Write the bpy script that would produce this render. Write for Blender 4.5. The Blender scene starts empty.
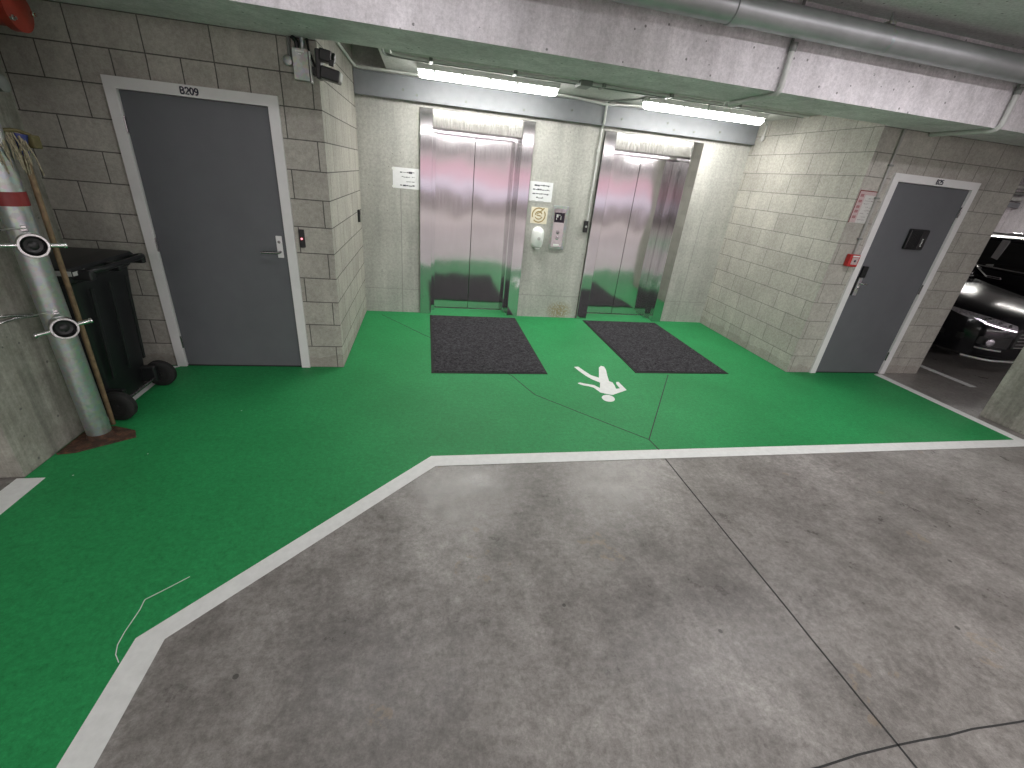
import bpy, bmesh, math, random
from mathutils import Vector, Matrix
from mathutils.bvhtree import BVHTree
random.seed(7)
S = bpy.context.scene
COL = S.collection
PI = math.pi

# ---------------------------------------------------------------- camera
CAM = (0.7253, -5.5545, 1.7156)
YAW, PITCH, ROLL, FPX = 0.2207, -0.4489, 0.1012, 432.855
cy_, sy_, cp_, sp_, cr_, sr_ = math.cos(YAW), math.sin(YAW), math.cos(PITCH), math.sin(PITCH), math.cos(ROLL), math.sin(ROLL)
fw = Vector((sy_*cp_, cy_*cp_, sp_)); rt = Vector((cy_, -sy_, 0)); up = rt.cross(fw)
rt2 = cr_*rt + sr_*up; up2 = -sr_*rt + cr_*up
cd = bpy.data.cameras.new('camera'); cam = bpy.data.objects.new('camera', cd); COL.objects.link(cam)
cd.sensor_width = 36.0; cd.sensor_fit = 'HORIZONTAL'; cd.lens = FPX/1024*36
cd.clip_start = 0.02; cd.clip_end = 200
m = Matrix.Identity(4)
for i in range(3):
    m[i][0] = rt2[i]; m[i][1] = up2[i]; m[i][2] = -fw[i]; m[i][3] = CAM[i]
cam.matrix_world = m
S.camera = cam
S.view_settings.view_transform = 'Standard'; S.view_settings.look = 'None'
S.view_settings.gamma = 1.0; S.view_settings.use_curve_mapping = False
S.view_settings.exposure = 0.38
S.cycles.use_denoising = True
S.cycles.max_bounces = 10; S.cycles.diffuse_bounces = 6; S.cycles.glossy_bounces = 5
S.cycles.sample_clamp_indirect = 6.0

# ---------------------------------------------------------------- materials
class NT:
    def __init__(s, name):
        s.mat = bpy.data.materials.new(name); s.mat.use_nodes = True
        s.t = s.mat.node_tree; s.N = s.t.nodes; s.L = s.t.links
        s.N.clear()
        s.out = s.N.new('ShaderNodeOutputMaterial'); s.b = s.N.new('ShaderNodeBsdfPrincipled')
        s.L.new(s.b.outputs[0], s.out.inputs[0])
    def n(s, typ, **kw):
        x = s.N.new(typ)
        for k, v in kw.items(): setattr(x, k, v)
        return x
    def link(s, a, b): s.L.new(a, b)
    def math(s, op, a, b=None, c=None, clamp=False):
        x = s.N.new('ShaderNodeMath'); x.operation = op; x.use_clamp = clamp
        for i, v in enumerate((a, b, c)):
            if v is None: continue
            if isinstance(v, (int, float)): x.inputs[i].default_value = v
            else: s.L.new(v, x.inputs[i])
        return x.outputs[0]
    def pos(s):
        g = s.N.new('ShaderNodeNewGeometry'); return g
    def noise(s, vec, scale, detail=4, rough=.6, dim='3D'):
        x = s.N.new('ShaderNodeTexNoise'); x.inputs['Scale'].default_value = scale
        x.inputs['Detail'].default_value = detail; x.inputs['Roughness'].default_value = rough
        if vec is not None: s.L.new(vec, x.inputs['Vector'])
        return x.outputs['Fac']
    def ramp(s, fac, stops):
        x = s.N.new('ShaderNodeValToRGB'); cr = x.color_ramp
        while len(cr.elements) < len(stops): cr.elements.new(.5)
        for e, (p, c) in zip(cr.elements, stops):
            e.position = p; e.color = c if len(c) == 4 else (*c, 1)
        s.L.new(fac, x.inputs[0]); return x.outputs[0]
    def mix(s, fac, a, b, mode='MIX'):
        x = s.N.new('ShaderNodeMix'); x.data_type = 'RGBA'; x.blend_type = mode
        for i, v in ((0, fac), (6, a), (7, b)):
            if isinstance(v, (int, float)): x.inputs[i].default_value = v
            elif isinstance(v, tuple): x.inputs[i].default_value = v if len(v) == 4 else (*v, 1)
            else: s.L.new(v, x.inputs[i])
        return x.outputs[2]
    def bump(s, h, strength=.3, dist=.01):
        x = s.N.new('ShaderNodeBump'); x.inputs['Strength'].default_value = strength; x.inputs['Distance'].default_value = dist
        s.L.new(h, x.inputs['Height']); s.L.new(x.outputs[0], s.b.inputs['Normal']); return x
    def set(s, **kw):
        names = {'color': 'Base Color', 'rough': 'Roughness', 'metal': 'Metallic', 'coat': 'Coat Weight', 'spec': 'Specular IOR Level', 'trans': 'Transmission Weight', 'alpha': 'Alpha'}
        for k, v in kw.items():
            i = s.b.inputs[names[k]]
            if hasattr(v, 'is_output'): s.L.new(v, i)
            elif isinstance(v, tuple): i.default_value = v if len(v) == 4 else (*v, 1)
            else: i.default_value = v

def plain(name, color, rough=.5, metal=0., var=.12, scale=40, coat=0., bump=0.):
    m = NT(name); g = m.pos()
    f = m.noise(g.outputs['Position'], scale, 4)
    a = tuple(c*(1-var) for c in color); b = tuple(min(1, c*(1+var)) for c in color)
    m.set(color=m.ramp(f, [(.3, a), (.7, b)]), rough=rough, metal=metal, coat=coat)
    if bump: m.bump(f, bump, .002)
    return m.mat

def stretched(m, sx, sy, sz):
    g = m.pos(); mp = m.n('ShaderNodeMapping'); mp.inputs['Scale'].default_value = (sx, sy, sz)
    m.link(g.outputs['Position'], mp.inputs['Vector']); return mp.outputs[0]

def block_material(name, shift_x, shift_y, light, dark, mortar, rev=False):
    m = NT(name); g = m.pos()
    sp = m.n('ShaderNodeSeparateXYZ'); m.link(g.outputs['Position'], sp.inputs[0])
    sn = m.n('ShaderNodeSeparateXYZ'); m.link(g.outputs['Normal'], sn.inputs[0])
    nx = m.math('GREATER_THAN', m.math('ABSOLUTE', sn.outputs[0]), .5)
    ux = m.math('ADD', sp.outputs[0], shift_x); uy = m.math('ADD', sp.outputs[1], shift_y)
    u = m.math('ADD', m.math('MULTIPLY', ux, m.math('SUBTRACT', 1.0, nx)), m.math('MULTIPLY', uy, nx))
    wob = m.noise(g.outputs['Position'], 6, 2)
    u = m.math('ADD', u, m.math('MULTIPLY', m.math('SUBTRACT', wob, .5), .006))
    v = m.math('ADD', sp.outputs[2], 4.0)
    cv = m.n('ShaderNodeCombineXYZ'); m.link(u, cv.inputs[0]); m.link(v, cv.inputs[1])
    def brick(w):
        b = m.n('ShaderNodeTexBrick'); b.offset = .5; b.offset_frequency = 2; b.squash = 1; b.squash_frequency = 2
        m.link(cv.outputs[0], b.inputs['Vector'])
        b.inputs['Color1'].default_value = (*light, 1); b.inputs['Color2'].default_value = (*dark, 1); b.inputs['Mortar'].default_value = (*mortar, 1)
        b.inputs['Scale'].default_value = 1; b.inputs['Mortar Size'].default_value = .0045; b.inputs['Mortar Smooth'].default_value = .35
        b.inputs['Bias'].default_value = 0; b.inputs['Brick Width'].default_value = w; b.inputs['Row Height'].default_value = .2
        return b
    b1 = brick(.4); b2 = brick(.2); b2.offset = 0.0
    row = m.math('MULTIPLY', m.math('GREATER_THAN', sp.outputs[2], 2.0), m.math('LESS_THAN', sp.outputs[2], 2.2))
    row = m.math('MULTIPLY', row, m.math('SUBTRACT', 1.0, nx))
    col = m.mix(row, b1.outputs['Color'], b2.outputs['Color'])
    fac = m.math('ADD', m.math('MULTIPLY', b1.outputs['Fac'], m.math('SUBTRACT', 1.0, row)), m.math('MULTIPLY', b2.outputs['Fac'], row))
    n1 = m.noise(g.outputs['Position'], 3.5, 5); n2 = m.noise(g.outputs['Position'], 42, 7, .9); n3 = m.noise(stretched(m, 9, 9, 1.2), 1.0, 4)
    col = m.mix(.55, col, m.ramp(n1, [(.3, (.72, .70, .68)), (.7, (1.1, 1.1, 1.06))]), 'MULTIPLY')
    col = m.mix(.6, col, m.ramp(n2, [(.38, (.62, .62, .61)), (.62, (1.32, 1.32, 1.32))]), 'MULTIPLY')
    col = m.mix(.3, col, m.ramp(n3, [(.35, (.8, .8, .8)), (.65, (1.15, 1.15, 1.15))]), 'MULTIPLY')
    # scuffed dirt low on the wall
    low = m.math('MULTIPLY', m.math('LESS_THAN', m.math('ADD', sp.outputs[2], m.math('MULTIPLY', n1, .2)), .2), m.math('GREATER_THAN', n2, .5))
    col = m.mix(m.math('MULTIPLY', low, .45), col, (.16, .13, .11))
    m.set(color=col, rough=.9)
    h = m.math('SUBTRACT', m.math('MULTIPLY', n2, .35), fac)
    m.bump(h, .4, .005)
    return m.mat

def concrete_wall_material():
    m = NT('concrete_wall'); g = m.pos()
    sp = m.n('ShaderNodeSeparateXYZ'); m.link(g.outputs['Position'], sp.inputs[0])
    big = m.noise(g.outputs['Position'], 1.6, 6, .65); mid = m.noise(stretched(m, 7, 7, .7), 1.0, 5); fine = m.noise(g.outputs['Position'], 36, 6, .88)
    streak = m.noise(stretched(m, 1.2, 1.2, 16), 1.0, 4)
    col = m.ramp(big, [(.25, (.38, .375, .355)), (.5, (.46, .455, .43)), (.75, (.53, .525, .495))])
    col = m.mix(.6, col, m.ramp(mid, [(.3, (.7, .7, .69)), (.7, (1.2, 1.2, 1.18))]), 'MULTIPLY')
    col = m.mix(.7, col, m.ramp(fine, [(.38, (.70, .70, .70)), (.62, (1.24, 1.24, 1.24))]), 'MULTIPLY')
    col = m.mix(.25, col, m.ramp(streak, [(.3, (.8, .79, .78)), (.7, (1.1, 1.1, 1.1))]), 'MULTIPLY')
    # air holes
    vo = m.n('ShaderNodeTexVoronoi'); vo.inputs['Scale'].default_value = 16; m.link(g.outputs['Position'], vo.inputs['Vector'])
    hole = m.math('MULTIPLY', m.math('LESS_THAN', vo.outputs['Distance'], .09), m.math('GREATER_THAN', big, .52))
    col = m.mix(m.math('MULTIPLY', hole, .7), col, (.13, .125, .12))
    # form joint lines
    def line(axis, at, w, lim=None):
        d = m.math('ABSOLUTE', m.math('SUBTRACT', sp.outputs[axis], at)); l = m.math('LESS_THAN', d, w)
        if lim: l = m.math('MULTIPLY', l, m.math('LESS_THAN', sp.outputs[2], lim))
        return l
    ln = m.math('MAXIMUM', m.math('MAXIMUM', line(0, .445, .006, 1.45), line(0, 4.3, .005, 1.5)), line(2, .3, .004))
    ln = m.math('MULTIPLY', ln, m.math('GREATER_THAN', fine, .42))
    col = m.mix(m.math('MULTIPLY', ln, .5), col, (.2, .195, .185))
    # ochre stain near the foot of the wall between the lifts
    dx = m.math('DIVIDE', m.math('SUBTRACT', sp.outputs[0], 2.52), .2); dz = m.math('DIVIDE', m.math('SUBTRACT', sp.outputs[2], .10), .14)
    r2 = m.math('ADD', m.math('MULTIPLY', dx, dx), m.math('MULTIPLY', dz, dz))
    st = m.math('MULTIPLY', m.math('SUBTRACT', 1.0, r2, clamp=True), m.math('GREATER_THAN', m.noise(g.outputs['Position'], 45, 4, .7), .47))
    col = m.mix(m.math('MULTIPLY', st, .8), col, (.27, .19, .07))
    m.set(color=col, rough=.8)
    m.bump(m.math('ADD', m.math('MULTIPLY', fine, .5), mid), .25, .004)
    return m.mat

def rough_concrete(name, base, rough=.85, sc=1.6, streak=0):
    m = NT(name); g = m.pos()
    big = m.noise(g.outputs['Position'], sc, 6, .65); fine = m.noise(g.outputs['Position'], 42, 6, .85)
    col = m.ramp(big, [(.25, tuple(c*.8 for c in base)), (.75, tuple(c*1.18 for c in base))])
    col = m.mix(.6, col, m.ramp(fine, [(.38, (.72, .72, .72)), (.62, (1.22, 1.22, 1.22))]), 'MULTIPLY')
    if streak:
        st = m.noise(stretched(m, 7, 7, .5), 1.0, 5, .7); bl = m.noise(g.outputs['Position'], 5, 5, .7)
        col = m.mix(streak, col, m.ramp(st, [(.35, (.5, .5, .48)), (.65, (1.3, 1.3, 1.26))]), 'MULTIPLY')
        col = m.mix(streak*.7, col, m.ramp(bl, [(.35, (.6, .59, .55)), (.65, (1.25, 1.25, 1.25))]), 'MULTIPLY')
    vo = m.n('ShaderNodeTexVoronoi'); vo.inputs['Scale'].default_value = 13; m.link(g.outputs['Position'], vo.inputs['Vector'])
    hole = m.math('MULTIPLY', m.math('LESS_THAN', vo.outputs['Distance'], .1), m.math('GREATER_THAN', big, .5))
    col = m.mix(m.math('MULTIPLY', hole, .75), col, (.1, .1, .1))
    m.set(color=col, rough=rough); m.bump(fine, .2, .003)
    return m.mat

def floor_material():
    m = NT('polished_concrete'); g = m.pos(); P = g.outputs['Position']
    a = m.noise(P, 1.1, 8, .68); b = m.noise(P, 4.5, 6, .7); c = m.noise(P, 34, 9, .92); d = m.noise(P, 14, 7, .8)
    col = m.ramp(a, [(.28, (.15, .141, .134)), (.5, (.24, .229, .22)), (.72, (.345, .333, .324))])
    col = m.mix(.75, col, m.ramp(b, [(.34, (.70, .68, .67)), (.66, (1.27, 1.26, 1.25))]), 'MULTIPLY')
    col = m.mix(.7, col, m.ramp(d, [(.36, (.72, .71, .70)), (.64, (1.24, 1.24, 1.24))]), 'MULTIPLY')
    col = m.mix(.75, col, m.ramp(c, [(.40, (.60, .59, .58)), (.60, (1.34, 1.34, 1.34))]), 'MULTIPLY')
    vo = m.n('ShaderNodeTexVoronoi'); vo.inputs['Scale'].default_value = 3.2; vo.inputs['Randomness'].default_value = 1; m.link(P, vo.inputs['Vector'])
    spot = m.math('LESS_THAN', vo.outputs['Distance'], .035)
    col = m.mix(m.math('MULTIPLY', spot, .7), col, (.035, .033, .03))
    vo2 = m.n('ShaderNodeTexVoronoi'); vo2.inputs['Scale'].default_value = 2.1; m.link(stretched(m, 1.3, .9, 1), vo2.inputs['Vector'])
    fl = m.math('LESS_THAN', vo2.outputs['Distance'], .012)
    col = m.mix(fl, col, (.7, .69, .68))
    # tan mark, darker scuff drifts
    tan = m.math('MULTIPLY', m.math('GREATER_THAN', m.noise(P, 2.6, 3), .66), m.math('GREATER_THAN', d, .5))
    col = m.mix(m.math('MULTIPLY', tan, .35), col, (.28, .21, .13))
    dk = m.math('MULTIPLY', m.math('GREATER_THAN', b, .6), m.math('GREATER_THAN', d, .52))
    col = m.mix(m.math('MULTIPLY', dk, .22), col, (.1, .095, .09))
    m.set(color=col, rough=m.ramp(b, [(.3, (.24,)*3), (.7, (.46,)*3)]), spec=.5)
    m.bump(m.math('ADD', c, m.math('MULTIPLY', d, .6)), .12, .002)
    return m.mat

def green_material():
    m = NT('green_floor_paint'); g = m.pos(); P = g.outputs['Position']
    a = m.noise(P, 1.3, 5); c = m.noise(P, 40, 9, .95); d = m.noise(P, 16, 5)
    col = m.ramp(a, [(.3, (.015, .225, .064)), (.7, (.022, .285, .086))])
    col = m.mix(.7, col, m.ramp(c, [(.40, (.48, .62, .58)), (.60, (1.5, 1.36, 1.42))]), 'MULTIPLY')
    col = m.mix(.25, col, m.ramp(d, [(.3, (.8, .8, .8)), (.7, (1.2, 1.2, 1.2))]), 'MULTIPLY')
    vo = m.n('ShaderNodeTexVoronoi'); vo.inputs['Scale'].default_value = 3.4; m.link(P, vo.inputs['Vector'])
    col = m.mix(m.math('LESS_THAN', vo.outputs['Distance'], .014), col, (.6, .62, .6))
    m.set(color=col, rough=.6, spec=.35); m.bump(c, .3, .002)
    return m.mat

def steel_material(name, wave=.17, color=(.66, .645, .645), rough=.10):
    m = NT(name); g = m.pos(); P = g.outputs['Position']
    br = m.noise(stretched(m, 220, 220, 2.5), 1.0, 3, .6)
    m.set(color=m.ramp(br, [(.3, tuple(c*.94 for c in color)), (.7, tuple(min(1, c*1.05) for c in color))]), metal=1.0, rough=m.ramp(br, [(.3, (rough*.8,)*3), (.7, (rough*1.2,)*3)]))
    if wave:
        w = m.noise(stretched(m, 3.2, 3.2, 1.3), 1.0, 1, .3)
        m.bump(w, wave, .05)
    return m.mat

def galv_material(name, color=(.50, .53, .52), rough=.38):
    m = NT(name); g = m.pos(); P = g.outputs['Position']
    vo = m.n('ShaderNodeTexVoronoi'); vo.inputs['Scale'].default_value = 55; m.link(P, vo.inputs['Vector'])
    n = m.noise(stretched(m, 5, 5, 2), 1.0, 5, .65); n2 = m.noise(P, 30, 4)
    col = m.mix(.35, color, m.ramp(n, [(.3, (.6, .6, .6)), (.7, (1.25, 1.25, 1.25))]), 'MULTIPLY')
    col = m.mix(.2, col, vo.outputs['Color'], 'MULTIPLY')
    m.set(color=col, metal=.85, rough=m.ramp(n2, [(.3, (rough*.8,)*3), (.7, (rough*1.3,)*3)]))
    return m.mat

def rust_material():
    m = NT('rusty_plate'); g = m.pos()
    n = m.noise(g.outputs['Position'], 28, 6, .7)
    m.set(color=m.ramp(n, [(.3, (.018, .012, .009)), (.5, (.06, .03, .018)), (.72, (.16, .07, .035))]), rough=.9); m.bump(n, .5, .004)
    return m.mat

def mat_carpet():
    m = NT('ribbed_mat_pile'); g = m.pos(); P = g.outputs['Position']
    n = m.noise(P, 42, 6, .9); n2 = m.noise(P, 9, 4)
    w = m.n('ShaderNodeTexWave'); w.bands_direction = 'DIAGONAL'; w.inputs['Scale'].default_value = 34; w.inputs['Distortion'].default_value = 3; m.link(P, w.inputs['Vector'])
    col = m.ramp(n, [(.40, (.004, .004, .005)), (.60, (.082, .079, .089))])
    col = m.mix(.4, col, m.ramp(n2, [(.3, (.8, .8, .8)), (.7, (1.2, 1.2, 1.2))]), 'MULTIPLY')
    m.set(color=col, rough=.95, spec=.2); m.bump(m.math('ADD', n, m.math('MULTIPLY', w.outputs['Fac'], .5)), .8, .006)
    return m.mat

def emit_material(name, color, strength):
    m = NT(name); m.set(color=(.9, .9, .9), rough=.4)
    m.b.inputs['Emission Color'].default_value = (*color, 1); m.b.inputs['Emission Strength'].default_value = strength
    return m.mat

def far_wall_material():  # colour bands made up for the door reflections, white standing in for lamps
    m = NT('reflection_bands_far_wall'); g = m.pos(); P = g.outputs['Position']
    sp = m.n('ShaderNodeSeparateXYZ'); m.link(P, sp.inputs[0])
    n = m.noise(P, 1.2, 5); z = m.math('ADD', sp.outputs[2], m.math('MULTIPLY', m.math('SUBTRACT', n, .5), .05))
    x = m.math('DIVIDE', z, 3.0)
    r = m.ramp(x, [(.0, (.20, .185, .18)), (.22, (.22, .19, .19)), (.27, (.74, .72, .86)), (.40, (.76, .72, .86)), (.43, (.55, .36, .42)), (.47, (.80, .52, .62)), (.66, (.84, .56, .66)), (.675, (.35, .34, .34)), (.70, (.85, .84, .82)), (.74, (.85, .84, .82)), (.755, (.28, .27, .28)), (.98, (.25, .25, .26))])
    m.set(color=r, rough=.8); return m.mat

M = {}
M['block'] = block_material('concrete_block', -.15, .05, (.46, .442, .41), (.395, .378, .35), (.225, .217, .205))
M['block_raked'] = block_material('raked_concrete_block', -.15, .05, (.45, .43, .395), (.385, .366, .337), (.11, .104, .098))
M['wall'] = concrete_wall_material()
M['floor'] = floor_material()
M['green'] = green_material()
M['white_paint'] = plain('white_line_paint', (.76, .77, .76), .55, var=.06, scale=25)
M['joint'] = plain('dark_joint_sealant', (.03, .03, .03), .8)
M['beam'] = rough_concrete('beam_concrete', (.72, .69, .725), .7, 1.6, .3)
M['ceiling'] = rough_concrete('ceiling_concrete', (.62, .62, .62), .9, 1.0)
M['alcove_ceiling'] = rough_concrete('soffit_board', (.52, .52, .50), .8)
M['column'] = rough_concrete('column_concrete', (.31, .305, .275), .85, 2.4, .8)
M['steel'] = steel_material('brushed_stainless')
M['steel_flat'] = steel_material('brushed_stainless_frame', .06, (.62, .61, .615), .09)
M['steel_satin'] = steel_material('satin_stainless', 0, (.46, .455, .43), .26)
M['steel_dark'] = steel_material('dark_stainless', 0, (.30, .285, .29), .25)
M['channel'] = plain('grey_painted_steel', (.235, .243, .262), .55, 0, .06, 12)
M['galv'] = galv_material('galvanised_pipe')
M['galv_bright'] = plain('galvanised_main', (.42, .43, .44), .42, .55, .12, 5)
M['chrome'] = plain('bright_metal', (.80, .80, .80), .18, 1.0, .03)
M['door_grey'] = plain('slate_grey_door_paint', (.118, .122, .134), .48, 0, .05, 6)
M['frame'] = plain('pale_door_frame', (.74, .725, .73), .45, 0, .04, 8)
M['black'] = plain('black_plastic', (.012, .012, .013), .38, 0, .2)
M['bin'] = plain('bin_plastic', (.010, .0105, .012), .42, 0, .2, 12)
M['rubber'] = plain('black_rubber', (.010, .010, .010), .75)
M['pile'] = mat_carpet()
M['paper'] = plain('white_paper', (.82, .82, .84), .8, 0, .04, 30)
M['old_card'] = plain('aged_card', (.56, .55, .53), .8, 0, .08, 60)
M['old_ink'] = plain('faded_ink', (.30, .28, .28), .8)
M['ink'] = plain('dark_ink', (.05, .05, .07), .8)
M['cream'] = plain('cream_sign', (.82, .76, .62), .7, 0, .06, 40)
M['gold_ink'] = plain('ochre_print', (.36, .25, .09), .7)
M['white_plastic'] = plain('white_plastic', (.80, .82, .80), .4, 0, .03)
M['grey_plastic'] = plain('pale_grey_plastic', (.50, .50, .49), .5, 0, .05)
M['conduit'] = plain('pale_conduit', (.56, .57, .55), .45, 0, .06, 20)
M['conduit_dark'] = plain('dark_conduit', (.20, .21, .20), .55, 0, .1, 20)
M['wall_conduit'] = plain('stained_conduit', (.36, .345, .335), .5, 0, .1, 20)
M['galv_box'] = galv_material('galvanised_box', (.50, .52, .50), .45)
M['red'] = plain('red_paint', (.30, .035, .02), .45, 0, .15, 14)
M['red_plastic'] = plain('red_plastic', (.46, .025, .025), .35, 0, .05)
M['red_tape'] = plain('red_band', (.20, .018, .018), .5, 0, .1, 30)
M['pink_print'] = plain('faded_red_print', (.50, .385, .385), .7, 0, .15, 90)
M['faded_red'] = plain('faded_red_letters', (.36, .17, .18), .7, 0, .2, 60)
M['led_red'] = emit_material('red_indicator', (1, .15, .25), 1.2)
M['screen'] = plain('dark_display', (.015, .01, .02), .12)
M['rust'] = rust_material()
M['wood'] = plain('brown_handle', (.20, .135, .075), .6, 0, .35, 25)
M['string'] = plain('dirty_mop_yarn', (.27, .24, .165), .9, 0, .5, 60)
M['blue'] = plain('blue_plastic', (.03, .04, .17), .45)
M['olive'] = plain('olive_clamp', (.10, .085, .03), .6)
M['diffuser'] = emit_material('lit_diffuser', (1.0, .985, .94), 24.0)
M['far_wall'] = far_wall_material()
M['car_paint'] = plain('black_car_paint', (.004, .004, .006), .16, 0, .05, 10)
M['car_glass'] = plain('dark_car_glass', (.006, .007, .008), .04, 0, .05, coat=1.0)
M['car_plastic'] = plain('black_trim', (.01, .01, .01), .5)
M['lens'] = plain('headlight_lens', (.50, .48, .52), .14, .7, .45, 45)
M['strip_glow'] = emit_material('glowing_headlight_strip', (1, .84, .95), 2.2)  # emission stands in for a pinkish reflection on the unlit headlight strip
M['shaft_dark'] = plain('dark_recess', (.05, .045, .04), .9, 0, .3, 6)

# ---------------------------------------------------------------- mesh helpers
def new(): return bmesh.new()

def box(bm, x0, x1, y0, y1, z0, z1, bev=0.0, rot=None, pivot=None):
    vs = [bm.verts.new((x, y, z)) for x in (x0, x1) for y in (y0, y1) for z in (z0, z1)]
    idx = [(0, 1, 3, 2), (4, 6, 7, 5), (0, 4, 5, 1), (2, 3, 7, 6), (0, 2, 6, 4), (1, 5, 7, 3)]
    fs = [bm.faces.new([vs[i] for i in f]) for f in idx]
    if bev:
        es = list({e for f in fs for e in f.edges})
        r = bmesh.ops.bevel(bm, geom=es, offset=bev, segments=2, affect='EDGES', profile=.5, clamp_overlap=True)
        vs = list({v for f in r['faces'] for v in f.verts} | {v for v in vs if v.is_valid})
    if rot is not None:
        p = Vector(pivot) if pivot else Vector(((x0+x1)/2, (y0+y1)/2, (z0+z1)/2))
        bmesh.ops.rotate(bm, verts=vs, cent=p, matrix=rot)
    return vs

def frame_of(d):
    d = Vector(d).normalized(); a = Vector((0, 0, 1)) if abs(d.z) < .9 else Vector((1, 0, 0))
    u = d.cross(a).normalized(); return d, u, d.cross(u).normalized()

def tube(bm, pts, r, seg=12, cap=True, radii=None):
    pts = [Vector(p) for p in pts]; rings = []; n = len(pts)
    d0, u, w = frame_of(pts[1]-pts[0])
    for i, p in enumerate(pts):
        if i == 0: t = pts[1]-pts[0]
        elif i == n-1: t = pts[-1]-pts[-2]
        else: t = (pts[i+1]-pts[i]).normalized() + (pts[i]-pts[i-1]).normalized()
        t = t.normalized(); u = (u - t*u.dot(t)).normalized(); w = t.cross(u)
        rr = radii[i] if radii else r
        rings.append([bm.verts.new(p + rr*(math.cos(a)*u + math.sin(a)*w)) for a in [2*PI*k/seg for k in range(seg)]])
    for a, b in zip(rings, rings[1:]):
        for k in range(seg): bm.faces.new((a[k], a[(k+1) % seg], b[(k+1) % seg], b[k]))
    if cap:
        bm.faces.new(list(reversed(rings[0]))); bm.faces.new(rings[-1])
    return rings

def rounded(pts, r, n=5):
    """a polyline with its corners rounded off"""
    pts = [Vector(p) for p in pts]; out = [pts[0]]
    for i in range(1, len(pts)-1):
        a, b, c = pts[i-1], pts[i], pts[i+1]
        d1 = (a-b); d2 = (c-b); rr = min(r, d1.length*.45, d2.length*.45)
        p, q = b+d1.normalized()*rr, b+d2.normalized()*rr
        for k in range(n+1):
            t = k/n; out.append((1-t)**2*p + 2*t*(1-t)*b + t*t*q)
    out.append(pts[-1]); return out

def lathe(bm, prof, origin, axis, seg=28):
    d, u, w = frame_of(axis); o = Vector(origin); rings = []
    for h, r in prof:
        rings.append([bm.verts.new(o + d*h + max(r, 1e-5)*(math.cos(a)*u + math.sin(a)*w)) for a in [2*PI*k/seg for k in range(seg)]])
    for a, b in zip(rings, rings[1:]):
        for k in range(seg): bm.faces.new((a[k], a[(k+1) % seg], b[(k+1) % seg], b[k]))
    bm.faces.new(list(reversed(rings[0]))); bm.faces.new(rings[-1])

def prism(bm, poly, z0, z1):
    lo = [bm.verts.new((x, y, z0)) for x, y in poly]; hi = [bm.verts.new((x, y, z1)) for x, y in poly]
    n = len(poly)
    bm.faces.new(list(reversed(lo))); bm.faces.new(hi)
    for i in range(n): bm.faces.new((lo[i], lo[(i+1) % n], hi[(i+1) % n], hi[i]))

def prism_xz(bm, poly, y0, y1):
    lo = [bm.verts.new((x, y0, z)) for x, z in poly]; hi = [bm.verts.new((x, y1, z)) for x, z in poly]
    n = len(poly); bm.faces.new(lo); bm.faces.new(list(reversed(hi)))
    for i in range(n): bm.faces.new((lo[i], hi[i], hi[(i+1) % n], lo[(i+1) % n]))

def loft(bm, rings, cap=True, closed=True):
    R = [[bm.verts.new(p) for p in r] for r in rings]
    for a, b in zip(R, R[1:]):
        n = len(a)
        for k in range(n if closed else n-1): bm.faces.new((a[k], a[(k+1) % n], b[(k+1) % n], b[k]))
    if cap: bm.faces.new(list(reversed(R[0]))); bm.faces.new(R[-1])

WORLD = {}
def obj(name, bm, mat, parent=None, smooth=False, kind=None, loc=None):
    bmesh.ops.recalc_face_normals(bm, faces=bm.faces[:])
    me = bpy.data.meshes.new(name); 
    base = WORLD[parent.name] if parent is not None else None
    if base is None:
        if loc is None:
            xs = [v.co for v in bm.verts]
            loc = Vector(((min(v.x for v in xs)+max(v.x for v in xs))/2, (min(v.y for v in xs)+max(v.y for v in xs))/2, min(v.z for v in xs)))
        base = Vector(loc)
    bmesh.ops.translate(bm, verts=bm.verts[:], vec=-base)
    bm.to_mesh(me); bm.free()
    if smooth:
        for p in me.polygons: p.use_smooth = True
        try: me.set_sharp_from_angle(angle=math.radians(38))
        except Exception: pass
    me.materials.append(mat)
    o = bpy.data.objects.new(name, me); COL.objects.link(o)
    if parent is None: o.location = base
    else: o.parent = parent
    WORLD[o.name] = base
    if kind: o['kind'] = kind
    return o

def thing(name, label, cat, loc, group=None):
    o = bpy.data.objects.new(name, None); COL.objects.link(o); o.location = loc; o.empty_display_size = .1
    WORLD[o.name] = Vector(loc); o['label'] = label; o['category'] = cat
    if group: o['group'] = group
    return o

def tag(o, label, cat, group=None):
    o['label'] = label; o['category'] = cat
    if group: o['group'] = group
    return o

def arc(cx, cz, rx, rz, a0, a1, n=10):
    return [(cx+rx*math.cos(math.radians(a0+(a1-a0)*k/n)), cz+rz*math.sin(math.radians(a0+(a1-a0)*k/n))) for k in range(n+1)]
GLYPH = {'B': [[(0, 0), (0, 1)], [(0, 1)] + arc(.28, .76, .26, .24, 90, -90) + [(0, .52)], [(0, .52)] + arc(.32, .26, .28, .26, 90, -90) + [(0, 0)]],
         '2': [arc(.3, .7, .29, .3, 165, -35) + [(.0, 0), (.6, 0)]],
         '0': [arc(.3, .5, .29, .5, 0, 360, 20)],
         '9': [arc(.3, .7, .28, .29, 0, 360, 16), [(.58, .7), (.55, .3), (.4, .05), (.1, .02)]],
         '5': [[(.55, 1), (.08, 1), (.05, .56)] + arc(.28, .32, .3, .31, 110, -150)]}
def lettering(name, text, loc, h, mat, parent):
    b = new(); x0 = loc[0]-len(text)*h*.76/2
    for k, ch_ in enumerate(text):
        for st_ in GLYPH[ch_]:
            tube(b, [(x0+k*h*.76+px*h*.92, loc[1], loc[2]+(pz-.5)*h) for px, pz in st_], h*.125, 6)
    return obj(name, b, mat, parent)

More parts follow.
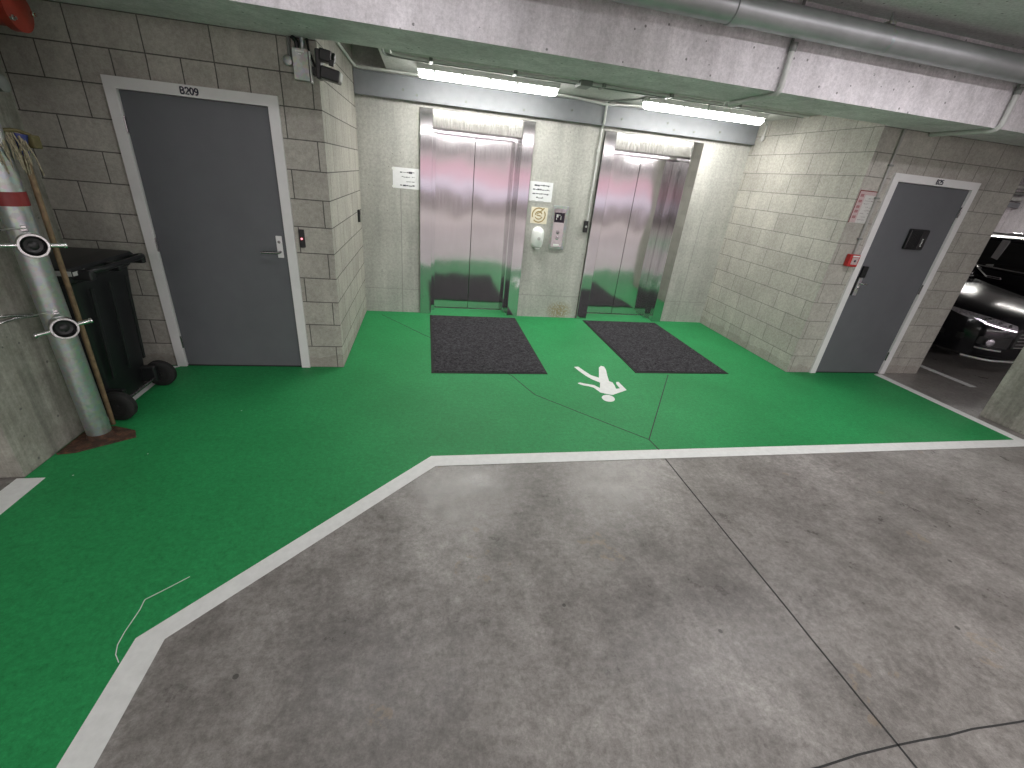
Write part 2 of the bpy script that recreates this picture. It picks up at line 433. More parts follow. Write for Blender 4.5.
# ---------------------------------------------------------------- setting: floor
W, D = 4.71, 1.75
b = new(); box(b, -6, 16.2, -16.2, 4.6, -.2, 0); floor = obj('floor', b, M['floor'], kind='structure', loc=(0, 0, 0))
b = new(); prism(b, [(-1.40, -1.75), (0, -1.75), (0, 0), (.80, 0), (.80, .25), (1.795, .25), (1.795, 0), (2.918, 0), (2.918, .25), (3.91, .25), (3.91, 0), (W, 0), (W, -1.75), (5.93, -1.75), (5.93, -3.2), (.78, -3.2), (-.32, -4.32), (-.32, -9), (-1.40, -9), (-1.40, -3.25), (-1.40, -2.75)], .0005, .0022)
g_ = obj('green_walkway_paint', b, M['green'], floor); g_['label'] = 'green painted pedestrian walkway'
def strip(name, poly, z0, z1, mat, label=None):
    b = new(); prism(b, poly, z0, z1); o = obj(name, b, mat, floor)
    if label: o['label'] = label
    return o
strip('white_edge_line', [(.768, -3.163), (6.09, -3.165), (6.09, -3.268), (.793, -3.272), (-.246, -4.3), (-.246, -9), (-.35, -9), (-.35, -4.285)], .0024, .0036, M['white_paint'], 'white line bordering the green walkway')
strip('white_edge_line', [(5.88, -1.79), (5.98, -1.79), (5.98, -3.165), (5.88, -3.165)], .0024, .0036, M['white_paint'], 'white line between green walkway and parking bays')
strip('white_edge_line', [(-1.40, -1.765), (-1.30, -1.765), (-1.33, -1.80), (-1.33, -2.69), (-1.40, -2.69)], .0024, .0036, M['white_paint'], 'white line under the wheelie bin')
strip('white_edge_line', [(-1.43, -3.262), (-1.30, -3.262), (-1.30, -9), (-1.43, -9)], .0024, .0036, M['white_paint'], 'white line beyond the concrete column')
strip('white_bay_line', [(6.88, 2.4), (6.98, 2.4), (6.98, -2.11), (6.88, -2.11)], .0006, .0018, M['white_paint'], 'white parking bay line')
def crack(name, pts, w, z, mat, wob=0.0):
    b = new(); pts = [Vector((*p, 0)) for p in pts]; fine = []
    for p, q in zip(pts, pts[1:]):
        k = max(1, int((q-p).length/.12)) if wob else 1
        for i in range(k): fine.append(p.lerp(q, i/k) + Vector((random.uniform(-wob, wob), random.uniform(-wob, wob), 0)))
    fine.append(pts[-1])
    for i, (p, q) in enumerate(zip(fine, fine[1:])):
        d = (q-p).normalized(); nrm = Vector((-d.y, d.x, 0))*w/2
        prism(b, [((p+nrm).x, (p+nrm).y), ((q+nrm).x, (q+nrm).y), ((q-nrm).x, (q-nrm).y), ((p-nrm).x, (p-nrm).y)], z, z+.0008)
    return obj(name, b, mat, floor)
crack('floor_joint', [(2.398, -3.03), (2.412, -3.165)], .009, .0030, M['joint'])
crack('floor_joint', [(2.405, -3.27), (2.39, -9)], .008, .0004, M['joint'], .0015)
crack('floor_joint', [(-.2, -5.03), (2.05, -5.02), (2.39, -5.002), (6, -5.02), (9, -5.03)], .0065, .0004, M['joint'], .003)
crack('floor_joint', [(2.398, -3.03), (3.194, -1.854)], .008, .0024, M['joint'])
crack('floor_joint', [(2.398, -3.03), (1.672, -2.296), (1.535, -1.908), (.69, -.808), (.2, -.15)], .008, .0024, M['joint'], .002)
crack('paint_scratch', [(-.284, -4.01), (-.353, -4.069), (-.406, -4.112), (-.4, -4.158), (-.403, -4.252), (-.399, -4.304), (-.384, -4.343), (-.357, -4.375)], .0028, .0024, M['white_paint'])
PIC = [(2.226, -1.683), (2.274, -1.675), (2.299, -1.767), (2.338, -1.882), (2.402, -1.937), (2.493, -1.692), (2.531, -1.648), (2.56, -1.666), (2.549, -1.749), (2.506, -1.896), (2.477, -2.014), (2.501, -2.045), (2.496, -2.115), (2.481, -2.18), (2.526, -2.168), (2.527, -2.075), (2.542, -2.034), (2.568, -2.029), (2.578, -2.203), (2.397, -2.301), (2.342, -2.279), (2.298, -2.251), (2.269, -2.156), (2.233, -2.127), (2.184, -2.108), (2.144, -2.072), (2.144, -2.058), (2.171, -2.048), (2.215, -2.072), (2.264, -2.091), (2.293, -2.103), (2.327, -2.162), (2.373, -2.046), (2.315, -1.974), (2.277, -1.89), (2.245, -1.779)]
HEAD = [(2.386, -2.383), (2.376, -2.401), (2.361, -2.416), (2.343, -2.425), (2.325, -2.429), (2.307, -2.426), (2.291, -2.418), (2.279, -2.404), (2.272, -2.387), (2.271, -2.367), (2.275, -2.347), (2.285, -2.329), (2.3, -2.314), (2.318, -2.304), (2.337, -2.3), (2.356, -2.302), (2.372, -2.311), (2.384, -2.325), (2.39, -2.343), (2.391, -2.363)]
b = new(); prism(b, PIC, .0024, .0036); prism(b, HEAD, .0024, .0036)
o = obj('pedestrian_symbol', b, M['white_paint'], floor); o['label'] = 'white walking figure painted on the green'

# ---------------------------------------------------------------- setting: walls
ZC = 2.9
b = new()   # back wall round the two lift openings
for x0, x1, z0, z1 in ((-.19, .655, 0, ZC), (.655, 1.94, 2.274, ZC), (1.94, 2.772, 0, ZC), (2.772, 4.054, 2.274, ZC), (4.054, W+.19, 0, ZC)):
    box(b, x0, x1, 0, .5, z0, z1)
obj('wall_back', b, M['wall'], kind='structure')
b = new()   # left: return of the alcove and the wall with the first door
box(b, -.19, 0, -D+.19, 0, 0, ZC)
box(b, -.29, 0, -D, -D+.19, 0, ZC); box(b, -1.315, -.29, -D, -D+.19, 2.045, ZC); box(b, -1.86, -1.315, -D, -D+.19, 0, ZC)
obj('wall_left', b, M['block_raked'], kind='structure')
b = new(); box(b, -2.06, -1.86, -2.76, -D+.19, 0, ZC); obj('wall_far_left', b, M['column'], kind='structure')
b = new()
box(b, W, W+.19, -D+.19, 0, 0, ZC)
box(b, W, 5.02, -D, -D+.19, 0, ZC); box(b, 5.02, 6.035, -D, -D+.19, 2.045, ZC); box(b, 6.035, 6.55, -D, -D+.19, 0, ZC)
box(b, 6.36, 6.55, -D+.19, 4.3, 0, ZC)
obj('wall_right', b, M['block'], kind='structure')
b = new(); box(b, 6.55, 16, 4.3, 4.5, 0, ZC); obj('wall_bay_end', b, M['beam'], kind='structure')
b = new(); box(b, 16, 16.2, -16, 4.5, 0, ZC); obj('wall_bay_side', b, M['beam'], kind='structure')
b = new(); box(b, -6, 16.2, -16.2, -16, 0, ZC); obj('wall_front', b, M['far_wall'], kind='structure')  # unseen opposite wall, its bands added to be mirrored in the lift doors
b = new(); box(b, -6.2, -6, -16.2, 4.6, 0, ZC); obj('wall_outer_left', b, M['column'], kind='structure')
b = new(); box(b, -1.88, -1.40, -3.25, -2.76, 0, ZC, .006); obj('column_left', b, M['column'], kind='structure')
b = new(); box(b, 6.10, 6.6, -3.16, -2.735, 0, ZC, .006); obj('column_right', b, M['column'], kind='structure')
b = new()
box(b, -6, 16.2, -16.2, 4.6, ZC, ZC+.2); obj('ceiling', b, M['ceiling'], kind='structure')
b = new(); box(b, .33, W, -1.79, -.001, 2.557, 2.597); obj('alcove_ceiling', b, M['alcove_ceiling'], kind='structure')
b = new()   # the downstand beam
prism_pts = [(-6, -2.53), (16.1, -2.0), (16.1, -1.752), (W, -1.752), (W-.001, -1.80), (.001, -1.80), (0, -1.752), (-6, -1.752)]
prism(b, prism_pts, 2.402, ZC); obj('ceiling_beam', b, M['beam'], kind='structure')
# grey steel channel above the lifts
ch = thing('steel_channel', 'long grey painted steel channel bolted across the wall above both elevators', 'steel channel', (2.35, -.03, 2.315))
b = new(); box(b, .004, W-.004, -.06, -.002, 2.325, 2.515, .003); obj('web', b, M['channel'], ch)
b = new(); box(b, .004, W-.004, -.075, -.002, 2.515, 2.524, .001); box(b, .004, W-.004, -.07, -.002, 2.314, 2.324, .001); obj('flange', b, M['channel'], ch)
for x, z in ((.49, 2.40), (.63, 2.366), (1.144, 2.366), (1.78, 2.362), (2.325, 2.42), (2.93, 2.40), (3.505, 2.42), (3.60, 2.36), (3.861, 2.366), (4.2, 2.40)):
    b = new(); lathe(b, [(0, .013), (.006, .013), (.007, .009), (.013, .009), (.014, .004)], (x, -.0605, z), (0, -1, 0), 12); obj('bolt', b, M['conduit_dark'], ch, True)

# ---------------------------------------------------------------- elevators
def elevator(x0, i0, i1, x1, label):
    t = thing('elevator_entrance', label, 'elevator', ((x0+x1)/2, 0, 0), 'elevators side by side')
    for a, c, n in ((x0, i0, 1), (i1, x1, -1)):
        b = new(); box(b, a, c, -.035, .13, .003, 2.268, .003); obj('jamb', b, M['steel_flat'], t)
    b = new()
    hp = [(-.030, 2.10), (-.022, 2.266), (.13, 2.266), (.13, 2.10)]
    lo = [b.verts.new((i0+.002, y, z)) for y, z in hp]; hi = [b.verts.new((i1-.002, y, z)) for y, z in hp]
    b.faces.new(lo); b.faces.new(hi[::-1])
    for k in range(4): b.faces.new((lo[k], lo[(k+1) % 4], hi[(k+1) % 4], hi[k]))
    obj('header', b, M['steel_satin'], t)
    # inner stops one step back
    for a, c in ((i0-.10, i0+.045), (i1-.045, i1+.10)):
        b = new(); box(b, a, c, .131, .262, .003, 2.06, .002); obj('inner_stop', b, M['steel_flat'], t)
    b = new(); box(b, i0-.10, i1+.10, .131, .262, 2.061, 2.26, .002); obj('inner_stop', b, M['steel_flat'], t)
    mid = (i0+i1)/2
    for a, c in ((i0-.08, mid-.003), (mid+.003, i1+.08)):
        b = new(); box(b, a, c, .265, .295, .012, 2.09, .0015); obj('door_panel', b, M['steel'], t)
    b = new(); box(b, i0-.02, i1+.02, .262, .40, .0, .010); obj('sill', b, M['steel_dark'], t)
    b = new(); box(b, i0-.12, i1+.12, .33, .36, .012, 2.26); obj('shaft_screen', b, M['shaft_dark'], t)  # plain dark sheet closing the gap behind the door panels
elevator(.661, .797, 1.797, 1.934, 'steel elevator nearer the numbered B209 door, between the two taped paper notices')
elevator(2.778, 2.918, 3.912, 4.048, 'steel elevator beside the pale block return wall, with a hanging cable conduit along its jamb')

# ---------------------------------------------------------------- hinged doors
def hinged(name, x0, x1, zt, label, text, tx, hinge_left, parts):
    t = thing(name, label, 'door', ((x0+x1)/2, -D, 0)); t['kind'] = 'structure'
    f = .068
    b = new()
    yo, yi = -D-.022, -D+.10
    # mitred frame: outer face and rebate
    prism_xz(b, [(x0, .003), (x0+f, .003), (x0+f, zt-f), (x0, zt)], yo, yi)
    prism_xz(b, [(x1-f, .003), (x1, .003), (x1, zt), (x1-f, zt-f)], yo, yi)
    prism_xz(b, [(x0, zt), (x0+f, zt-f), (x1-f, zt-f), (x1, zt)], yo, yi)
    obj('door_frame', b, M['frame'], t)
    b = new()
    prism_xz(b, [(x0+f-.002, .003), (x0+f+.012, .003), (x0+f+.012, zt-f-.012), (x0+f-.002, zt-f+.002)], -D+.028, yi)
    prism_xz(b, [(x1-f-.012, .003), (x1-f+.002, .003), (x1-f+.002, zt-f+.002), (x1-f-.012, zt-f-.012)], -D+.028, yi)
    prism_xz(b, [(x0+f-.002, zt-f+.002), (x0+f+.012, zt-f-.012), (x1-f-.012, zt-f-.012), (x1-f+.002, zt-f+.002)], -D+.028, yi)
    obj('rebate', b, M['frame'], t)
    b = new(); box(b, x0+f+.004, x1-f-.004, -D-.002, -D+.024, .012, zt-f-.004, .002); leaf = obj('door_leaf', b, M['door_grey'], t)
    b = new(); box(b, x0+f-.001, x1-f+.001, -D-.004, -D+.03, .0025, .011); obj('threshold', b, M['rubber'], t)
    hx = x0+f if hinge_left else x1-f
    for z in (.22, 1.0, 1.78):
        b = new(); tube(b, [(hx, -D-.012, z-.05), (hx, -D-.012, z+.05)], .008, 10); obj('hinge', b, M['steel_dark'], t, True)
    lettering('door_number', text, (tx, yo-.001, zt-.034), .037, M['ink'], t)
    return t
d1 = hinged('door_1', -1.325, -.281, 2.052, 'grey door numbered B209 in a pale frame, beside the black wheelie bin', 'B209', -.82, True, 0)
b = new(); box(b, -.421, -.378, -D-.012, -D-.002, .954, 1.12, .003); pl = obj('lock_plate', b, M['frame'], d1)
b = new(); lathe(b, [(0, .011), (.004, .011), (.005, .006)], (-.399, -D-.012, 1.075), (0, -1, 0), 14); obj('lock_cylinder', b, M['steel_dark'], pl, True)
b = new(); tube(b, rounded([(-.397, -D-.012, 1.0), (-.397, -D-.06, 1.0), (-.525, -D-.06, .996)], .018), .0095, 10); obj('lever_handle', b, M['steel_dark'], d1, True)
d2 = hinged('door_2', 5.012, 6.047, 2.055, 'grey door with a black ribbed box on it, at the end of the pale block wall', 'B25', 5.555, False, 0)
b = new(); box(b, 5.115, 5.172, -D-.03, -D-.002, 1.09, 1.203, .004); obj('keypad_lock', b, M['black'], d2)
b = new(); box(b, 5.105, 5.125, -D-.012, -D-.002, .90, 1.10, .003); obj('lock_backplate', b, M['black'], d2)
b = new(); box(b, 5.128, 5.172, -D-.016, -D-.002, .90, 1.085, .004); esc = obj('escutcheon', b, M['galv_box'], d2)
b = new(); tube(b, rounded([(5.15, -D-.016, 1.03), (5.15, -D-.05, 1.03), (5.205, -D-.05, 1.028)], .018), .009, 10); obj('lever_handle', b, M['chrome'], d2, True)
b = new(); lathe(b, [(0, .014), (.008, .013), (.01, .006)], (5.15, -D-.016, .985), (0, -1, 0), 14); obj('lock_cylinder', b, M['chrome'], d2, True)
vb = None
b = new(); box(b, 5.478, 5.712, -D-.034, -D-.002, 1.398, 1.594, .012); vb = obj('ribbed_box', b, M['black'], d2, True)
vb['label'] = 'black box with vertical ribs'
b = new()
for k in range(7): box(b, 5.494+.019*k, 5.502+.019*k, -D-.040, -D-.034, 1.412, 1.58, .001)
obj('rib', b, M['black'], vb)
b = new()
for k in range(6):
    z = 1.435+.013*k; x = 5.662+random.uniform(-.004, .004); box(b, x-.008, x+.006, -D-.0355, -D-.0342, z, z+.007)
obj('white_logo', b, M['white_plastic'], vb)

# ---------------------------------------------------------------- door mats
def mat_(x0, x1, y0, y1, label):
    t = thing('doormat', label, 'doormat', ((x0+x1)/2, (y0+y1)/2, .0022), 'doormats in front of the elevators')
    b = new(); box(b, x0, x1, y0, y1, .0023, .008, .002); obj('rubber_edging', b, M['rubber'], t)
    b = new(); box(b, x0+.022, x1-.022, y0+.022, y1-.022, .0075, .014, .003); obj('pile', b, M['pile'], t)
mat_(.783, 1.897, -1.868, -.106, 'black doormat lying in front of the elevator nearer door B209')
mat_(2.845, 3.929, -1.82, -.103, 'black doormat lying in front of the elevator beside the pale block wall')

# ---------------------------------------------------------------- notices and fittings on the back wall
def ink_lines(b, x0, x1, zs, y, h, gap=.02, dens=.8, run=(.012, .035)):
    for z in zs:
        x = x0
        while x < x1:
            w = random.uniform(*run); 
            if random.random() < dens:
                zz = z+random.uniform(-.003, .003); hh = h*random.uniform(.5, 1.1)
                box(b, x, min(x+w, x1), y-.0006, y, zz-hh/2, zz+hh/2)
            x += w+random.uniform(.2, 1)*gap*.4
n1 = thing('paper_notice', 'white paper notice taped left of the first elevator, against its steel jamb', 'notice', (.505, -.001, 1.457), 'paper notices by the elevators')
b = new(); box(b, .361, .652, -.0035, -.0015, 1.458, 1.673); obj('sheet', b, M['paper'], n1)
for z, h_, dn in ((1.628, .010, .8), (1.58, .009, .7), (1.535, .009, .7), (1.493, .014, 1)):
    b = new(); ink_lines(b, .44, .60, (z,), -.0035, h_, dens=dn)
    if z > 1.62: box(b, .535, .575, -.0042, -.0035, 1.617, 1.637)
    obj('written_line', b, M['ink'], n1)
for z in (1.645, 1.465):
    b = new(); box(b, .352, .392, -.0045, -.0036, z, z+.022); obj('sticky_tape', b, M['white_plastic'], n1)
n2 = thing('paper_notice', 'white paper notice taped between the elevators, above the cream square sign', 'notice', (2.087, -.001, 1.45), 'paper notices by the elevators')
b = new(); box(b, 1.944, 2.229, -.0035, -.0015, 1.451, 1.669); obj('sheet', b, M['paper'], n2)
for z, xa, xb in ((1.628, 2.0, 2.19), (1.582, 1.985, 2.19), (1.537, 1.985, 2.19), (1.492, 2.035, 2.12)):
    b = new(); ink_lines(b, xa, xb, (z,), -.0035, .015, dens=.95); obj('written_line', b, M['ink'], n2)
for xa, xb in ((1.98, 2.03), (2.06, 2.13)):
    b = new(); box(b, xa, xb, -.0045, -.0036, 1.44, 1.458); obj('sticky_tape', b, M['grey_plastic'], n2)
sg = thing('square_sign', 'small cream square sign with an ochre round emblem, between the elevators', 'sign', (2.095, -.001, 1.196))
b = new(); box(b, 1.991, 2.201, -.0055, -.0015, 1.197, 1.387, .001); obj('board', b, M['cream'], sg)
b = new(); cx, cz = 2.09, 1.296
for (r0, r1, a0, a1) in ((.074, .088, 60, 200), (.074, .088, 225, 395), (.035, .048, 20, 180), (.04, .052, 210, 340)):
    n = 20; inn = []; out = []
    for k in range(n+1):
        a = math.radians(a0+(a1-a0)*k/n); inn.append((cx+r0*math.cos(a), cz+r0*math.sin(a))); out.append((cx+r1*math.cos(a), cz+r1*math.sin(a)))
    prism_xz(b, out+inn[::-1], -.0065, -.0055)
prism_xz(b, [(cx+.0, cz+.03), (cx+.012, cz+.022), (cx+.07, cz+.083), (cx+.056, cz+.088)], -.0065, -.0055)
prism_xz(b, [(cx-.03, cz-.005), (cx+.03, cz-.016), (cx+.032, cz-.004), (cx-.028, cz+.008)], -.0065, -.0055)
prism_xz(b, [(cx-.02, cz+.012), (cx+.0, cz+.02), (cx-.004, cz+.03), (cx-.026, cz+.024)], -.0065, -.0055)
obj('round_emblem', b, M['gold_ink'], sg)
sd = thing('soap_dispenser', 'white rounded hand sanitiser dispenser on the wall below the cream sign', 'dispenser', (2.103, 0, .90))
b = new()
rings = []
for z, hw, dp in ((.915, .045, .05), (.93, .062, .075), (.97, .072, .088), (1.04, .077, .095), (1.10, .075, .092), (1.135, .062, .075), (1.155, .035, .05), (1.163, .02, .035)):
    rings.append([(2.103+hw*s*abs(math.cos(a))**.75*(1 if math.cos(a) >= 0 else -1)*1.0 if False else 2.103+hw*(1 if math.cos(a) >= 0 else -1)*abs(math.cos(a))**.75, -.002-dp*abs(math.sin(a))**.75, z) for s in (1,) for a in [PI+PI*k/14 for k in range(15)]])
loft(b, rings); obj('housing', b, M['white_plastic'], sd, True)
b = new(); box(b, 2.072, 2.134, -.075, -.012, .896, .916, .006); obj('nozzle', b, M['grey_plastic'], sd)
b = new(); lathe(b, [(0, .02), (.004, .02), (.005, .01)], (2.103, -.097, 1.03), (0, -1, 0), 16); obj('window', b, M['grey_plastic'], sd, True)
cp = thing('elevator_call_panel', 'steel elevator call panel with a dark display, between the elevators', 'call panel', (2.362, 0, .905))
b = new(); box(b, 2.262, 2.462, -.018, -.001, .905, 1.425, .012); obj('back_plate', b, M['galv_box'], cp)
b = new(); box(b, 2.280, 2.425, -.030, -.018, .935, 1.392, .004); obj('face_plate', b, M['steel'], cp)
b = new(); box(b, 2.288, 2.416, -.034, -.030, 1.232, 1.345, .002); dsp = obj('display', b, M['screen'], cp)
b = new(); box(b, 2.31, 2.335, -.0348, -.034, 1.29, 1.325); box(b, 2.365, 2.372, -.0348, -.034, 1.265, 1.31); box(b, 2.31, 2.318, -.0348, -.034, 1.262, 1.285); box(b, 2.34, 2.36, -.0348, -.034, 1.315, 1.322); obj('indicator', b, M['grey_plastic'], dsp)
for z in (1.115, 1.045):
    b = new(); lathe(b, [(0, .021), (.004, .021), (.006, .017), (.007, .005)], (2.352, -.030, z), (0, -1, 0), 20); obj('call_button', b, M['steel_dark'] if z > 1.1 else M['steel_flat'], cp, True)
b = new(); box(b, 2.315, 2.385, -.032, -.030, .95, .975, .001); obj('label_strip', b, M['white_plastic'], cp)
# cable conduit dropping from the channel to a black key switch
cw = thing('wall_conduit', 'pale conduit dropping to a black switch beside the second elevator', 'conduit', (2.72, -.01, 1.14))
b = new(); tube(b, rounded([(2.712, -.085, 2.545), (2.716, -.085, 2.34), (2.724, -.014, 2.29), (2.722, -.012, 1.275)], .03), .0125, 10); obj('tube', b, M['conduit'], cw, True)
b = new(); box(b, 2.683, 2.733, -.045, -.001, 1.14, 1.278, .006); sw = obj('switch_box', b, M['black'], cw)
b = new(); lathe(b, [(0, .014), (.004, .014), (.005, .008)], (2.708, -.045, 1.21), (0, -1, 0), 14); obj('key_barrel', b, M['galv_box'], sw, True)
for z in (2.05, 1.62):
    b = new(); box(b, 2.704, 2.740, -.028, -.001, z, z+.018, .003); obj('saddle_clip', b, M['conduit'], cw)

# conduit running along the left return and the top of the channel
cc = thing('channel_conduit', 'long pale conduit lying along the top edge of the grey steel channel', 'conduit', (1.5, -.08, 2.53))
b = new(); tube(b, rounded([(.022, -1.55, 2.548), (.022, -.09, 2.548), (.06, -.085, 2.542), (2.3, -.085, 2.542), (2.70, -.092, 2.512), (3.05, -.085, 2.542), (4.58, -.085, 2.542)], .08), .0125, 10); obj('tube', b, M['conduit'], cc, True)
for x in (.9, 1.7, 3.4, 4.2):
    b = new(); box(b, x, x+.02, -.10, -.074, 2.524, 2.558, .003); obj('saddle_clip', b, M['conduit'], cc)
# paired conduits below the alcove ceiling
cj = thing('ceiling_conduit', 'pair of thin grey conduits under the alcove ceiling, behind the beam', 'conduit', (2.4, -.6, 2.54))
b = new(); tube(b, rounded([(.37, -1.2, 2.543), (.37, -.84, 2.543), (.60, -.79, 2.543), (4.66, -.79, 2.543)], .05), .011, 8); obj('tube', b, M['conduit_dark'], cj, True)
b = new(); tube(b, rounded([(.43, -1.2, 2.541), (.43, -.92, 2.541), (.66, -.87, 2.541), (4.66, -.87, 2.541)], .05), .012, 8); obj('tube', b, M['conduit'], cj, True)
for x in (.75, 1.5, 2.35, 3.05, 3.8):
    b = new(); box(b, x, x+.03, -.91, -.76, 2.527, 2.5565, .004); obj('saddle_clip', b, M['conduit_dark'], cj)
b = new(); box(b, 2.12, 2.24, -.93, -.75, 2.512, 2.5565, .006); obj('junction_box', b, M['conduit_dark'], cj)
b = new(); tube(b, rounded([(2.72, -.09, 2.535), (2.74, -.13, 2.545), (3.05, -.79, 2.542)], .04), .009, 8); obj('branch', b, M['conduit_dark'], cj, True)

def area(name, loc, sx, sy, power, color=(1, .97, .92), rot=(0, 0, 0)):
    l = bpy.data.lights.new(name, 'AREA'); l.shape = 'RECTANGLE'; l.size = sx; l.size_y = sy; l.energy = power; l.color = color
    o = bpy.data.objects.new(name, l); COL.objects.link(o); o.location = loc; o.rotation_euler = rot; return o

# ---------------------------------------------------------------- LED battens
LY, LZ = -.55, 2.556
def batten(x0, x1, label):
    t = thing('ceiling_light', label, 'ceiling light', ((x0+x1)/2, LY, LZ), 'strip lights above the elevators')
    b = new(); prism_pts = [(LY-.07, LZ), (LY-.055, LZ-.042), (LY+.055, LZ-.042), (LY+.07, LZ)]
    lo = [b.verts.new((x0-.01, y, z)) for y, z in prism_pts]; hi = [b.verts.new((x1+.01, y, z)) for y, z in prism_pts]
    b.faces.new(lo); b.faces.new(hi[::-1])
    for i in range(4): b.faces.new((lo[i], lo[(i+1) % 4], hi[(i+1) % 4], hi[i]))
    obj('housing', b, M['grey_plastic'], t)
    b = new(); prof = [(LY+dy, LZ-.043-dz) for dy, dz in ((-.048, 0), (-.048, .022), (-.041, .042), (-.024, .055), (0, .060), (.024, .055), (.041, .042), (.048, .022), (.048, 0))]
    def ring(x, s): return [(x, LY+(y-LY)*s, LZ-.043+(z-LZ+.043)*s) for y, z in prof]
    loft(b, [ring(x0+.004, .7), ring(x0+.02, .95), ring(x0+.05, 1), ring(x1-.05, 1), ring(x1-.02, .95), ring(x1-.004, .7)]); obj('diffuser', b, M['diffuser'], t, True)
    for k in range(5):
        x = x0+.15+(x1-x0-.3)*k/4
        b = new(); box(b, x-.012, x+.012, LY-.053, LY-.047, LZ-.06, LZ-.03, .001); obj('clip', b, M['grey_plastic'], t)
    area('strip_lamp', ((x0+x1)/2, LY, LZ-.108), x1-x0-.06, .08, 14, (1, .985, .94))
    return t
batten(.652, 2.005, 'lit strip light above the elevator nearer door B209')
l2 = batten(2.945, 4.365, 'lit strip light above the second elevator, ending near the pale block wall')
b = new(); tube(b, rounded([(4.36, LY, LZ-.06), (4.56, -.35, LZ-.04), (4.67, -.24, 2.515), (4.685, -.22, 2.44), (4.68, -.22, 2.40)], .03), .008, 8); cb = obj('dangling_cable', b, M['conduit'], l2, True)
b = new(); lathe(b, [(0, .012), (.02, .02), (.05, .02), (.06, .012)], (4.68, -.22, 2.345), (0, 0, 1), 14); obj('cable_gland', b, M['grey_plastic'], cb, True)

# ---------------------------------------------------------------- beam conduits and sprinkler main
def fy(x): return -2.53 + (x+6)*(.53/22.1)
def beam_conduit(x, label, back):
    y = fy(x); t = thing('beam_conduit', label, 'conduit', (x, y, 2.4), 'conduits bent under the concrete beam')
    b = new(); tube(b, rounded([(x, back, 2.386), (x, y-.03, 2.386), (x, y-.03, 2.65)], .06, 8), .019, 14); obj('tube', b, M['conduit'], t, True)
    b = new(); tube(b, [(x-.012, y-.022, 2.64), (x-.012, y-.022, ZC-.005)], .010, 10); obj('upper_tube', b, M['conduit_dark'], t, True)
    b = new(); lathe(b, [(0, .024), (.05, .024)], (x, y-.03, 2.625), (0, 0, 1), 14); obj('coupler', b, M['conduit_dark'], t, True)
    for yy in (back+.02, back+.25):
        b = new(); box(b, x-.035, x+.035, yy, yy+.02, 2.368, 2.4015, .004); obj('saddle_clip', b, M['conduit'], t)
beam_conduit(3.13, 'pale conduit bent under the beam above the second strip light', -1.80)
beam_conduit(5.22, 'pale conduit bent under the beam above the grey door with the black box', -1.76)
mp = thing('ceiling_pipe', 'thick galvanised pipe running along the ceiling in front of the concrete beam', 'pipe', (4, -2.5, 2.66))
px0, px1 = -1.0, 15.5
b = new(); tube(b, [(px0, fy(px0)-.115, 2.752), (px1, fy(px1)-.115, 2.752)], .079, 32); obj('pipe_run', b, M['galv_bright'], mp, True)
for x in (2.55, 8.5):
    b = new(); dirx = Vector((1, .024, 0)); lathe(b, [(0, .0795), (.004, .086), (.06, .086), (.064, .0795)], (x, fy(x)-.115, 2.752), dirx, 32); obj('grooved_coupling', b, M['galv_bright'], mp, True)
for x in (1.2, 3.72, 5.6, 7.5):
    y = fy(x)-.115
    b = new(); lathe(b, [(0, .0797), (.03, .0797)], (x, y, 2.752), (1, .024, 0), 32); tube(b, [(x+.015, y, 2.83), (x+.015, y, ZC-.001)], .008, 8); box(b, x-.01, x+.04, y-.03, y+.03, 2.83, 2.848, .003); obj('hanger', b, M['galv'], mp, True)

# ---------------------------------------------------------------- right door wall fittings
fn = thing('fire_notice', 'red and white printed fire notice on the block wall beside the grey door', 'notice', (4.83, -D, 1.595))
b = new(); box(b, 4.727, 4.935, -D-.004, -D-.001, 1.596, 1.881, .001); obj('board', b, M['old_card'], fn)
b = new(); box(b, 4.729, 4.80, -D-.005, -D-.004, 1.60, 1.878); box(b, 4.80, 4.933, -D-.005, -D-.004, 1.845, 1.878); obj('faded_heading', b, M['pink_print'], fn)
b = new(); box(b, 4.727, 4.935, -D-.0065, -D-.004, 1.876, 1.884); box(b, 4.724, 4.730, -D-.0065, -D-.004, 1.596, 1.884); obj('red_border', b, M['red_tape'], fn)
for z in (1.82, 1.795, 1.77, 1.74, 1.71, 1.685, 1.655, 1.63):
    b = new(); ink_lines(b, 4.815, 4.92, (z,), -D-.005, .006); obj('printed_line', b, M['old_ink'], fn)
for z in (1.84, 1.79, 1.74, 1.70, 1.65):
    b = new(); box(b, 4.745, 4.783, -D-.0058, -D-.005, z-.012, z+.012); obj('heading_letter', b, M['faded_red'], fn)
fc = thing('fire_call_point', 'red fire alarm call point beside the lock of the grey door', 'fire alarm', (4.955, -D, 1.19))
b = new(); box(b, 4.868, 4.985, -D-.055, -D-.001, 1.193, 1.310, .008); obj('housing', b, M['red_plastic'], fc)
b = new(); box(b, 4.894, 4.968, -D-.058, -D-.0545, 1.215, 1.285, .002); fp = obj('glass_panel', b, M['pink_print'], fc)
b = new(); lathe(b, [(0, .012), (.002, .012)], (4.931, -D-.0582, 1.25), (0, -1, 0), 14); obj('press_dot', b, M['ink'], fp, True)
b = new(); box(b, 4.89, 4.972, -D-.0575, -D-.0545, 1.29, 1.302); obj('text_strip', b, M['white_plastic'], fc)
rc = thing('wall_conduit', 'pale conduit running down the block wall to the red fire call point', 'conduit', (4.93, -D, 1.31))
b = new(); tube(b, [(4.918, -D-.013, 2.401), (4.934, -D-.013, 1.311)], .0125, 10); obj('tube', b, M['wall_conduit'], rc, True)
